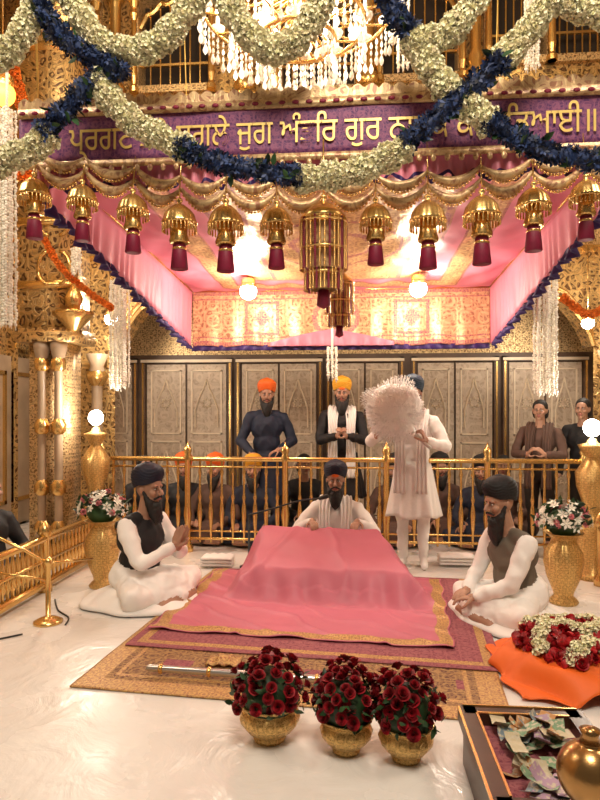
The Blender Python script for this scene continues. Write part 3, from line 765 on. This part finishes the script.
# ================================================================== RAILINGS
b=MB(); Yr=6.45; rx0,rx1=-2.75,2.35; zt=.99
b.box((rx0,Yr-.025,zt-.03),(rx1,Yr+.025,zt+.015),0); b.tube([(rx0,Yr,zt-.09),(rx1,Yr,zt-.09)],.012,0,8); b.tube([(rx0,Yr,.14),(rx1,Yr,.14)],.016,0,8); b.tube([(rx0,Yr,.22),(rx1,Yr,.22)],.01,0,8)
BP=[(0,.1),(.012,.1),(.012,.22),(.02,.3),(.028,.42),(.02,.5),(.012,.54),(.022,.58),(.012,.62),(.012,.8),(.02,.84),(.012,.88),(.012,.97)]
posts=[-2.7,-1.76,-.72,.33,1.35,2.3]
for k in range(int((rx1-rx0)/.118)):
    x=rx0+.06+k*.118
    if min(abs(x-p) for p in posts)>.05: b.lathe(BP,(x,Yr,0),8,0)
for p in posts:
    b.lathe([(0,0),(.06,0),(.06,.05),(.035,.08),(.032,.3),(.045,.4),(.032,.5),(.032,.95),(.05,1.0),(.032,1.03),(.045,1.07),(.035,1.11),(.012,1.13),(.006,1.16),(0,1.17)],(p,Yr,0),14,0)
b.build('brass_railing',[GOLD])
def siderail(x,y0,y1,h):
    b=MB()
    b.box((x-.03,y0,h-.03),(x+.03,y1,h+.01),0); b.box((x-.03,y0,.04),(x+.03,y1,.09),0); b.box((x-.02,y0,h*.55),(x+.02,y1,h*.6),0)
    y=y0+.05
    while y<y1-.03:
        b.lathe([(0,.04),(.014,.05),(.014,.15),(.03,h*.4),(.014,h*.52),(.024,h*.7),(.012,h*.85),(.012,h)],(x,y,0),8,0); y+=.07
    for y in (y0,(y0+y1)/2,y1): b.lathe([(0,0),(.06,0),(.06,.06),(.035,.1),(.035,h),(.06,h+.03),(.05,h+.08),(.02,h+.12),(0,h+.14)],(x,y,0),12,0)
    b.build('low_brass_railing',[GOLD])
siderail(-2.55,3.9,5.95,.45); siderail(2.1,4.5,5.5,.5)
b=MB(); x,y=-2.15,4.2
b.lathe([(0,0),(.1,0),(.1,.015),(.06,.035),(.018,.05),(.018,.4),(.035,.42),(.03,.45),(0,.47)],(x,y,0),20,0)
b.tube([(x,y,.42),(-2.3,4.15,.52),(-2.5,4.05,.66)],.012,0,8); b.tube([(x,y,.3),(-2.48,4.08,.38)],.01,0,8); b.tube([(x,y,.42),(-2.0,4.6,.36)],.01,0,8)
b.build('brass_stanchion',[GOLD])
b=MB(); b.tube(cr([(-2.0,4.15,.008),(-2.05,4.3,.008),(-2.2,4.45,.008),(-2.35,4.7,.008)],24),.006,0,6); b.tube(cr([(-2.2,3.95,.008),(-2.4,3.8,.008),(-2.7,3.8,.008)],12),.006,0,6); b.build('black_cable',[BLKPL])
b=MB(); b.lathe([(0,0),(.11,0),(.11,.03),(.05,.07),(.04,.12),(.045,.3),(.07,.33),(.05,.36)]+[(.092*math.sin(t),.45-.092*math.cos(t)) for t in np.linspace(.5,2.9,12)]+[(.03,.54),(.022,.56),(.03,.575),(0,.585)],(.68,1.86,0),32,0); b.build('brass_bollard',[GOLDD])

def lampstand(x,y,z):
    b=MB(); k=z/1.4
    b.lathe([(r,zz*k) for r,zz in ((0,0),(.16,0),(.16,.06),(.1,.1),(.13,.25),(.16,.4),(.12,.55),(.06,.62),(.08,.7),(.13,.85),(.14,.98),(.08,1.08),(.05,1.12),(.1,1.2),(.12,1.24),(.05,1.26),(.03,1.3),(0,1.31))],(x,y,0),28,0,flute=.03,nf=14)
    b.ell((x,y,z),(.075,.075,.08),1); b.build('brass_lamp_stand',[GOLD2,LAMPW])
lampstand(-2.66,6.2,1.42); lampstand(2.12,5.75,1.34)
def bulb(name,x,y,z,r,m,top):
    b=MB(); b.ell((x,y,z),r,1,16); b.lathe([(0,r+.05),(r*.8,r+.04),(r*.9,r*.5),(r*.6,r*.4)],(x,y,z),16,0); b.tube([(x,y,z+r+.04),(x,y,top)],.006,0,6); b.build(name,[GOLD,m])
bulb('canopy_lamp',-1.05,6.1,2.68,.085,LAMPW,2.84); bulb('canopy_lamp',.62,6.1,2.68,.085,LAMPW,2.84)
bulb('wall_lamp',-2.98,7.4,2.62,.08,LAMPW,3.4); bulb('wall_lamp',2.68,7.4,2.5,.07,LAMPW,3.4); bulb('amber_lamp',-2.9,4.9,4.12,.1,LAMPO,8)

# ================================================================== CARPETS + PLATFORM (turned 5 degrees to the hall)
TURN=Matrix.Translation((-.27,4.44,0))@Matrix.Rotation(math.radians(-5),4,'Z')@Matrix.Translation((.35,-4.4,0))
TURN2=Matrix.Translation((-.07,-.06,0))@TURN
def border(x0,x1,y0,y1,w1,w2):
    def f(u,v):
        d=min(u*(x1-x0),(1-u)*(x1-x0),v*(y1-y0),(1-v)*(y1-y0))
        if d<w1: return 1
        if d<w2: return 0
        if d<w2+.03: return 1
        x=x0+(x1-x0)*u; y=y0+(y1-y0)*v
        if abs((x-.02) % .42-.21)<.09 and abs(y-(y0+.38))<.06: return 2
        return 0
    return f
b=MB(); b.grid(170,180,lambda u,v:(-1.5+2.3*u,3.08+2.52*v,.008+.003*noise.noise(Vector((u*9,v*9,0)))),border(-1.5,.8,3.08,5.6,.13,.17)); o=b.build('patterned_carpet',[CARP,GOLDF,MAUVE],None,True,.008); o.matrix_world=TURN
def rugm(u,v):
    y=1.94*v; d=min(u*2.3,(1-u)*2.3,y)
    return 1 if .06<d<.10 else 0
b=MB(); b.grid(130,110,lambda u,v:(-1.46+2.3*u,3.66+1.94*v,.018+.003*noise.noise(Vector((u*9,v*9,3)))),rugm); o=b.build('mauve_rug',[MAUVE,GOLDF,MAUVE],None,True,.006); o.matrix_world=TURN
def hump(x,y):
    H=.23+(y-4.8)*.30; H=max(.19,min(.43,H))
    xl=-.82-.10*(y-4.8); xr=.34-.36*(y-4.8)
    dx=max(xl-x,x-xr,0); dyf=max(4.84-y,0)*1.25; 
    w=.2+.05*math.sin(x*23)*.3
    d=math.hypot(dx,dyf)/w*.75
    e=max(0,1-d); e=e*e*(3-2*e)
    bk=1 if y<5.5 else max(0,1-(y-5.5)/.04)
    z=H*e*bk
    z+=.022*math.sin(x*31+y*9)*e*(1-e)*3 + .014*noise.noise(Vector((x*4,y*4,2)))*(e>.02)
    z+=.02*e*math.exp(-((x+.32-.3*(5.5-y))/.03)**2)*.6
    z+=.014*e*math.exp(-((x+.6+.3*(5.5-y))/.03)**2)
    z+=.009*(1+noise.noise(Vector((x*5+y*2,y*9,0))))*(1 if e<.5 else .25)
    z+=.012*max(0,math.sin((x*.6+y)*22+3*noise.noise(Vector((x*3,y*3,5)))))**4*(1-e)
    return z+.024
def clothm(u,v):
    x=u*2.0;y=v*1.56; d=min(x,2.0-x,y)
    return 1 if .012<d<.095 else 0
b=MB(); b.grid(220,170,lambda u,v:(-1.36+2.0*u+.012*math.sin(v*25),3.99+1.56*v+.01*math.sin(u*28),hump(-1.36+2.0*u,3.99+1.56*v)),clothm)
r=empty('draped_scripture_platform'); r.matrix_world=TURN2; b.build('pink_drape',[PINK,GOLDF],r,True,.006)
slab('wood_platform',(-.78,4.95,.03),(.06,5.42,.19),WOODM,r)
b=MB(); b.cap((-1.15,3.4,.05),(-.12,3.33,.05),.018,.022,0,14)
for x in (-1.08,-.8,-.5,-.2): b.lathe([(.02,-.012),(.028,-.006),(.028,.006),(.02,.012)],(x,3.4-.068*(x+1.15),.05),14,1,align((1,-.068,0)))
b.build('silver_ceremonial_mace',[STEEL,GOLD])
b=MB(); b.grid(16,10,lambda u,v:(-.86+.2*u,3.52+.13*v,.028+.035*math.sin(pi*u)*math.sin(pi*v)+.006*math.sin(u*20)),0); b.build('folded_gold_cloth',[GOLDF],None,True,.006)

# ================================================================== POTS WITH ROSES
def rosepot(x,y,w,seed):
    random.seed(seed); r=empty('potted_red_roses',(x,y,0)); k=w/.28
    b=MB(); P=[(0,0),(.07,0),(.075,.012),(.065,.02),(.1,.045),(.132,.085),(.138,.11),(.125,.135),(.112,.146),(.12,.156),(.14,.168),(.14,.174),(.128,.172),(.11,.15),(.0,.14)]
    b.lathe([(a*k,z*min(1,k*1.05)) for a,z in P],(0,0,0),48,0,flute=.018,nf=16); b.build('brass_pot',[GOLD2],r)
    T=[];TL=[]
    N=58; hw=.15*k+.015
    for i in range(N):
        z=1-1.2*(i+.5)/N; a=i*2.39996; rr=math.sqrt(max(0,1-z*z))
        d=Vector((rr*math.cos(a),rr*math.sin(a),z)); 
        p=Vector((d.x*hw,d.y*hw,.215+d.z*.17))+d*random.uniform(-.03,.015)+Vector((random.uniform(-.015,.015),random.uniform(-.015,.015),0))
        T.append((tuple(p),align((d+Vector((random.uniform(-.4,.4),random.uniform(-.4,.4),.35))).normalized()),random.uniform(.023,.032)))
    for i in range(110):
        a=random.random()*6.28; z=random.uniform(-.3,.7); rr=math.sqrt(1-z*z)*random.uniform(.8,1.08)
        TL.append(((rr*math.cos(a)*hw,rr*math.sin(a)*hw,.205+z*.16),rrot(),random.uniform(.03,.045)))
    b=MB(); b.scatter(*T_ROSE,T,0); b.build('roses',[ROSE],r); b=MB(); b.scatter(*T_LEAF,TL,0)
    b.ell((0,0,.2),(hw*.8,hw*.8,.12),0)
    b.build('leaves',[LEAF],r)
rosepot(-.385,2.81,.28,1); rosepot(-.035,2.74,.235,2); rosepot(.222,2.7,.24,3)
def vase(x,y,h,seed,s=1):
    random.seed(seed); r=empty('brass_vase_with_flowers',(x,y,0))
    b=MB(); P=[(0,0),(.1,0),(.11,.02),(.07,.06),(.075,.09),(.12,.2),(.145,.32),(.14,.4),(.1,.46),(.085,.5),(.11,.53),(.15,.55),(.14,.55),(.08,.51),(0,.5)]
    b.lathe([(a*s,z*h/.55) for a,z in P],(0,0,0),48,0,flute=.03,nf=16); b.build('vase_body',[GOLD2],r)
    T=[];T2=[];TL=[]
    for i in range(60):
        z=random.uniform(-.1,1); a=i*2.4; rr=math.sqrt(1-z*z); d=Vector((rr*math.cos(a),rr*math.sin(a),z)); p=Vector((d.x*.2,d.y*.2,h+.07+d.z*.17))
        (T if random.random()<.72 else T2).append((tuple(p),align(d),random.uniform(.03,.05)))
        TL.append((tuple(p*1.0-d*.03),rrot(),.07)); TL.append((tuple(p+d*.0+Vector((random.uniform(-.04,.04),0,0))),rrot(),.06))
    b=MB(); b.scatter(*T_STAR,T,0); b.scatter(*T_MAR,[(p,R_,q*.6) for p,R_,q in T2],1); b.scatter(*T_LEAF,TL,2); b.ell((0,0,h+.07),(.13,.13,.11),2); b.build('bouquet',[WHITEF,PINKF,LEAF],r)
vase(-2.13,5.1,.57,5,1.0); vase(1.62,4.98,.55,6,1.0)
random.seed(11)
r=empty('flower_offering_heap')
HX,HY=1.3,3.66
def oh(x,y):
    d=math.hypot((x-HX)/.5,(y-HY)/.5); e=max(0,1-d*d)
    return .012+.2*e**.7*(1 if e>0 else 0)+.02*noise.noise(Vector((x*9,y*9,0)))*min(1,e*4+.25)+.018*abs(math.sin(x*14+y*11))*(e<.5)
b=MB(); b.grid(70,70,lambda u,v:(HX+(u-.5)*1.0*(1-.12*(2*v-1)**2)+.02*math.sin(v*20),HY+(v-.5)*.92*(1-.15*(2*u-1)**2)+.02*math.sin(u*17),oh(HX+(u-.5)*1.0,HY+(v-.5)*.92)),0); b.build('orange_cloth',[ORCL],r,True,.006)
b=MB();T=[];TR=[];TP=[]
for path in ([(1.02,3.5),(1.12,3.76),(1.3,3.6),(1.45,3.8)],[(1.15,3.4),(1.3,3.48),(1.5,3.42),(1.65,3.6)],[(1.05,3.9),(1.25,3.96),(1.42,3.88),(1.6,3.96)]):
    for p in cr([(a,c,0) for a,c in path],26):
        for k in range(7): 
            x=p.x+random.uniform(-.03,.03); y=p.y+random.uniform(-.03,.03); T.append(((x,y,oh(x,y)+random.uniform(.02,.07)),rrot(),random.uniform(.02,.028)))
for i in range(620):
    a=random.random()*6.28; q=math.sqrt(random.random()); x=HX+.02+.38*q*math.cos(a); y=HY+.02+.36*q*math.sin(a)
    (TR if i%3 else TP).append(((x,y,oh(x,y)+random.uniform(.01,.05)),rrot(),random.uniform(.02,.036)))
b.scatter(*T_MAR,T,0); b.scatter(*T_ROSE,TR,1); b.scatter(*T_STAR,TP,1); b.build('flowers',[CREAM,REDP],r)
r=empty('donation_box'); b=MB()
X0,X1,Y0,Y1,h=.46,.93,2.02,2.68,.24
b.box((X0,Y0,0),(X1,Y1,h-.06),0)
for a,c in (((X0-.02,Y0-.02,h-.06),(X0+.05,Y1+.02,h)),((X1-.05,Y0-.02,h-.06),(X1+.02,Y1+.02,h)),((X0,Y0-.02,h-.06),(X1,Y0+.05,h)),((X0,Y1-.05,h-.06),(X1,Y1+.02,h))): b.box(a,c,0)
for a,c in (((X0-.024,Y0,h),(X0-.014,Y1,h+.006)),((X0+.043,Y0+.05,h),(X0+.052,Y1-.05,h+.005)),((X0+.05,Y1-.05,h),(X1-.05,Y1-.041,h+.005)),((X0,Y1+.012,h),(X1,Y1+.02,h+.006))): b.box(a,c,1)
b.box((X0+.05,Y0+.05,h-.07),(X1-.05,Y1-.05,h-.05),2)
b.build('box_frame',[WOODM,GOLD,MAUVE],r,False)
b=MB()
for i in range(44):
    x=random.uniform(X0+.12,X1-.12); y=random.uniform(Y0+.1,Y1-.1); z=h-.04+random.uniform(0,.05); M=Matrix.Translation((x,y,z))@Euler((random.uniform(-.35,.35),random.uniform(-.35,.35),random.random()*6)).to_matrix().to_4x4()
    cv=random.uniform(8,26); q=[]
    for jj in range(3):
        for ii in range(9):
            xx=(ii/8-.5)*.125; yy=(jj/2-.5)*.06; q.append(tuple(M@Vector((xx,yy,cv*xx*xx*.3+.004*math.sin(ii*1.3+i)))))
    b.add(q,[(jj*9+ii,jj*9+ii+1,jj*9+ii+10,jj*9+ii+9) for jj in range(2) for ii in range(8)])
b.build('banknotes',[NOTE],r)
b=MB()
for i,(x,y,w) in enumerate(((.98,6.1,.34),(-1.3,5.85,.3))):
    for k in range(3): b.grid(16,8,lambda u,v:(x-w/2+w*u,y-.1+.2*v,.03+.03*k+.02*math.sin(pi*u)**.3*math.sin(pi*v)**.3+.004*math.sin(u*25)) if 0<u<1 and 0<v<1 else (x-w/2+w*u,y-.1+.2*v,.03+.03*k),0)
b.build('folded_white_cloths',[WCL],None,True,.012)
b=MB(); b.lathe([(0,0),(.09,0),(.09,.012),(.012,.03),(.010,.5),(0,.51)],(-1.0,5.85,0),20,0)
b.tube(cr([(-1.0,5.85,.5),(-.8,5.8,.56),(-.5,5.72,.66),(-.3,5.62,.70)],20),.009,0,6); b.cap((-.31,5.625,.698),(-.25,5.6,.72),.018,.022,0,10)
b.build('microphone_on_boom_stand',[BLKPL,STEEL])

# ================================================================== PEOPLE
person('seated_scripture_reader',(-.175,5.9,0),0,s=1.0,top=WCL,turban=NAVYCL,beard=BLACKH,scarf=WCL,scarf_trim=YLCL,
  rw=(-.2,-.34,.5),lw=(.2,-.34,.5),rf=(.25,-1,-.15),lf=(-.25,-1,-.15),rp=(0,-.1,-1),lp=(0,-.1,-1),lean=.06,hp=.02,under=ORCL)
person('kneeling_devotee_man',(-1.68,4.8,0),math.radians(68),s=1.05,top=BLKCL,sleeve=WCL,pants=WCL,turban=NAVYCL,beard=BLACKH,
  rw=(-.03,-.33,.44),lw=(.03,-.33,.44),rf=(0,-.45,1),lf=(0,-.45,1),rp=(1,0,0),lp=(-1,0,0),curl=.06,lean=.08,hp=.02,hem=WCL)
person('seated_devotee_man',(1.15,4.6,0),math.radians(-66),s=1.0,top=OLIVE,sleeve=WCL,pants=WCL,turban=BLKCL,beard=BLACKH,
  rw=(-.06,-.36,.22),lw=(.06,-.38,.2),rf=(.5,-.8,-.1),lf=(-.5,-.8,-.1),rp=(0,0,-1),lp=(0,0,-1),lean=.16,hp=.15,blen=1.4,hem=WCL)
person('whisk_attendant_man',(.56,6.02,0),math.radians(-12),'stand',s=.985,top=WCL,pants=WCL,turban=TEAL,scarf=WCL,skirt=(1.0,.5,WCL),
  lw=(.16,-.34,1.24),rw=(-.3,-.3,1.3),rf=(.2,-.4,1),lf=(-.3,-.3,.8),rp=(1,-.2,0),lp=(-1,0,0),curl=.8,foot=WCL)
r=empty('chauri_whisk'); b=MB()
H0=Vector((.68,5.66,1.16)); H1=Vector((.52,5.62,1.3))
b.cap(H0,H1,.016,.02,0,12); b.lathe([(.018,-.02),(.035,0),(.03,.02),(.018,.03)],tuple(H1),16,0,align(H1-H0)); b.build('silver_handle',[STEEL],r)
b=MB(); Cc=Vector((.36,5.64,1.49))
random.seed(5)
for i in range(1500):
    z=random.uniform(-1,1); a=random.random()*6.28; rr=math.sqrt(1-z*z); dr=Vector((rr*math.cos(a),rr*math.sin(a),z))
    q=random.uniform(.9,1.05)*(1+.25*noise.noise(dr*1.3+Vector((3,1,0))))
    e=Cc+Vector((dr.x*.28,dr.y*.15,dr.z*.29))*q
    if e.x>.48 and e.z<1.36: continue
    s0=Cc+Vector((dr.x*.21,dr.y*.11,dr.z*.21))
    sw=Vector((random.uniform(-.03,.03),random.uniform(-.02,.02),-.02+random.uniform(-.03,.02)))
    P=[s0,s0.lerp(e,.5)+sw*.35,e,e+sw*.5]
    b.tube(cr(P,5),[.0028]*5+[.0006],0,3)
b.build('whisk_hair',[CHAUR],r)
Blob().ell(Cc+Vector((-.02,0,.01)),(.235,.12,.235)).ell(Cc+Vector((.05,0,.06)),(.19,.12,.18)).ell(Cc+Vector((-.05,0,-.08)),(.17,.11,.15)).cap(H1,Cc,.03,.13).build('whisk_core',.011,[CHAUR],r,4,fold=((0,),.009,(40,40,12)))
person('standing_attendant_man',(-1.02,7.2,0),math.radians(8),'stand',s=1.0,top=BLUECL,pants=BLUECL,turban=ORCL,beard=BLACKH,skirt=(1.0,.5,BLUECL),
  rw=(-.16,-.2,1.0),lw=(.14,-.22,1.05),rf=(.8,-.2,-.4),lf=(-.8,-.2,-.3),hp=.05,fine=False)
person('standing_attendant_man',(-.14,7.15,0),0,'stand',s=1.01,top=BLKCL,pants=BLKCL,turban=YLCL,beard=BLACKH,scarf=WCL,skirt=(1.0,.5,BLKCL),
  rw=(-.05,-.3,1.2),lw=(.05,-.3,1.2),rf=(.4,-.4,.5),lf=(-.4,-.4,.5),rp=(1,0,0),lp=(-1,0,0),hp=.06,fine=False,under=ORCL)
person('standing_visitor',(2.03,7.0,0),math.radians(-25),'stand',s=.89,top=BROWNCL,pants=DARK,hair=BLACKH,beard=None,scarf=BROWNCL,rw=(-.1,-.28,1.15),lw=(.1,-.28,1.15),rf=(.4,-.4,.5),lf=(-.4,-.4,.5),rp=(1,0,0),lp=(-1,0,0),fine=False,vox=.015)
person('standing_visitor',(2.52,7.1,0),math.radians(-35),'stand',s=.9,top=BLKCL,pants=DARK,hair=BLACKH,beard=None,fine=False,vox=.015)
crowd=[(-2.0,7.15,ORCL,BLKCL,12),(-1.6,7.05,ORCL,BROWNCL,-10),(-1.15,7.0,YLCL,BLUECL,5),(-.62,7.7,None,BLKCL,20),(.45,7.1,BLKCL,BROWNCL,-5),(1.0,7.4,BLKCL,BROWNCL,10),(1.42,7.05,BLKCL,BLUECL,-20),(1.8,7.7,None,BROWNCL,-15),(-2.5,7.25,None,BLKCL,30),(-3.08,5.0,None,BLKCL,70)]
for x,y,tb,tp,yw in crowd:
    person('seated_worshipper',(x,y,0),math.radians(yw),s=.98,top=tp,pants=tp,turban=tb,hair=None if tb else BLACKH,beard=BLACKH if tb else None,fine=False,vox=.018)

# ================================================================== LIGHTS
def light(ty,name,loc,e,col=(1,.8,.55),size=.1,rot=(0,0,0)):
    l=bpy.data.lights.new(name,ty); l.energy=e; l.color=col
    if ty=='AREA': l.size=size
    else: l.shadow_soft_size=size
    o=bpy.data.objects.new(name,l); o.location=loc; o.rotation_euler=rot; SC.collection.objects.link(o); return o
W=(1,.86,.70)
light('AREA','added_front_fill',(.2,.3,5.6),245,W,1.6,(math.radians(38),0,0))  # added fill above the camera to brighten platform and floor, no fixture there
light('POINT','canopy_lamp_light',(-1.05,5.95,2.54),44,(1,.86,.70),.06); light('POINT','canopy_lamp_light',(.62,5.95,2.54),44,(1,.86,.70),.06)
light('POINT','stand_lamp_light',(-2.6,6.05,1.6),26,(1,.87,.72),.06); light('POINT','stand_lamp_light',(2.12,5.6,1.52),22,(1,.87,.72),.06)
light('POINT','wall_lamp_light',(-2.9,7.2,2.6),46,W,.06); light('POINT','wall_lamp_light',(2.6,7.2,2.5),42,W,.06)
light('POINT','amber_lamp_light',(-2.8,4.7,4.1),20,(1,.4,.1),.1)
light('POINT','chandelier_light',(-.42,4.6,4.9),115,(1,.8,.54),.3)
light('AREA','aisle_light_left',(-3.4,3.0,4.5),48,W,1.0,(math.radians(10),math.radians(-35),0))
light('AREA','aisle_light_right',(3.2,3.0,4.5),52,W,1.0,(math.radians(10),math.radians(35),0))
light('POINT','gallery_lamp_light',(-2.5,5.8,6.2),55,(1,.78,.48),.3); light('POINT','gallery_lamp_light',(2.2,5.8,6.2),55,(1,.78,.48),.3)
w=bpy.data.worlds.new('World'); SC.world=w; w.use_nodes=True
w.node_tree.nodes['Background'].inputs[0].default_value=(1,.8,.6,1); w.node_tree.nodes['Background'].inputs[1].default_value=.12
# ================================================================== CAMERA
cam=bpy.data.cameras.new('cam'); cam.sensor_fit='VERTICAL'; cam.sensor_height=24; cam.lens=18.6; cam.shift_y=.0125; cam.clip_start=.05
co=bpy.data.objects.new('camera',cam); co.location=(0,0,1.5); co.rotation_euler=(pi/2,0,math.radians(5)); SC.collection.objects.link(co); SC.camera=co
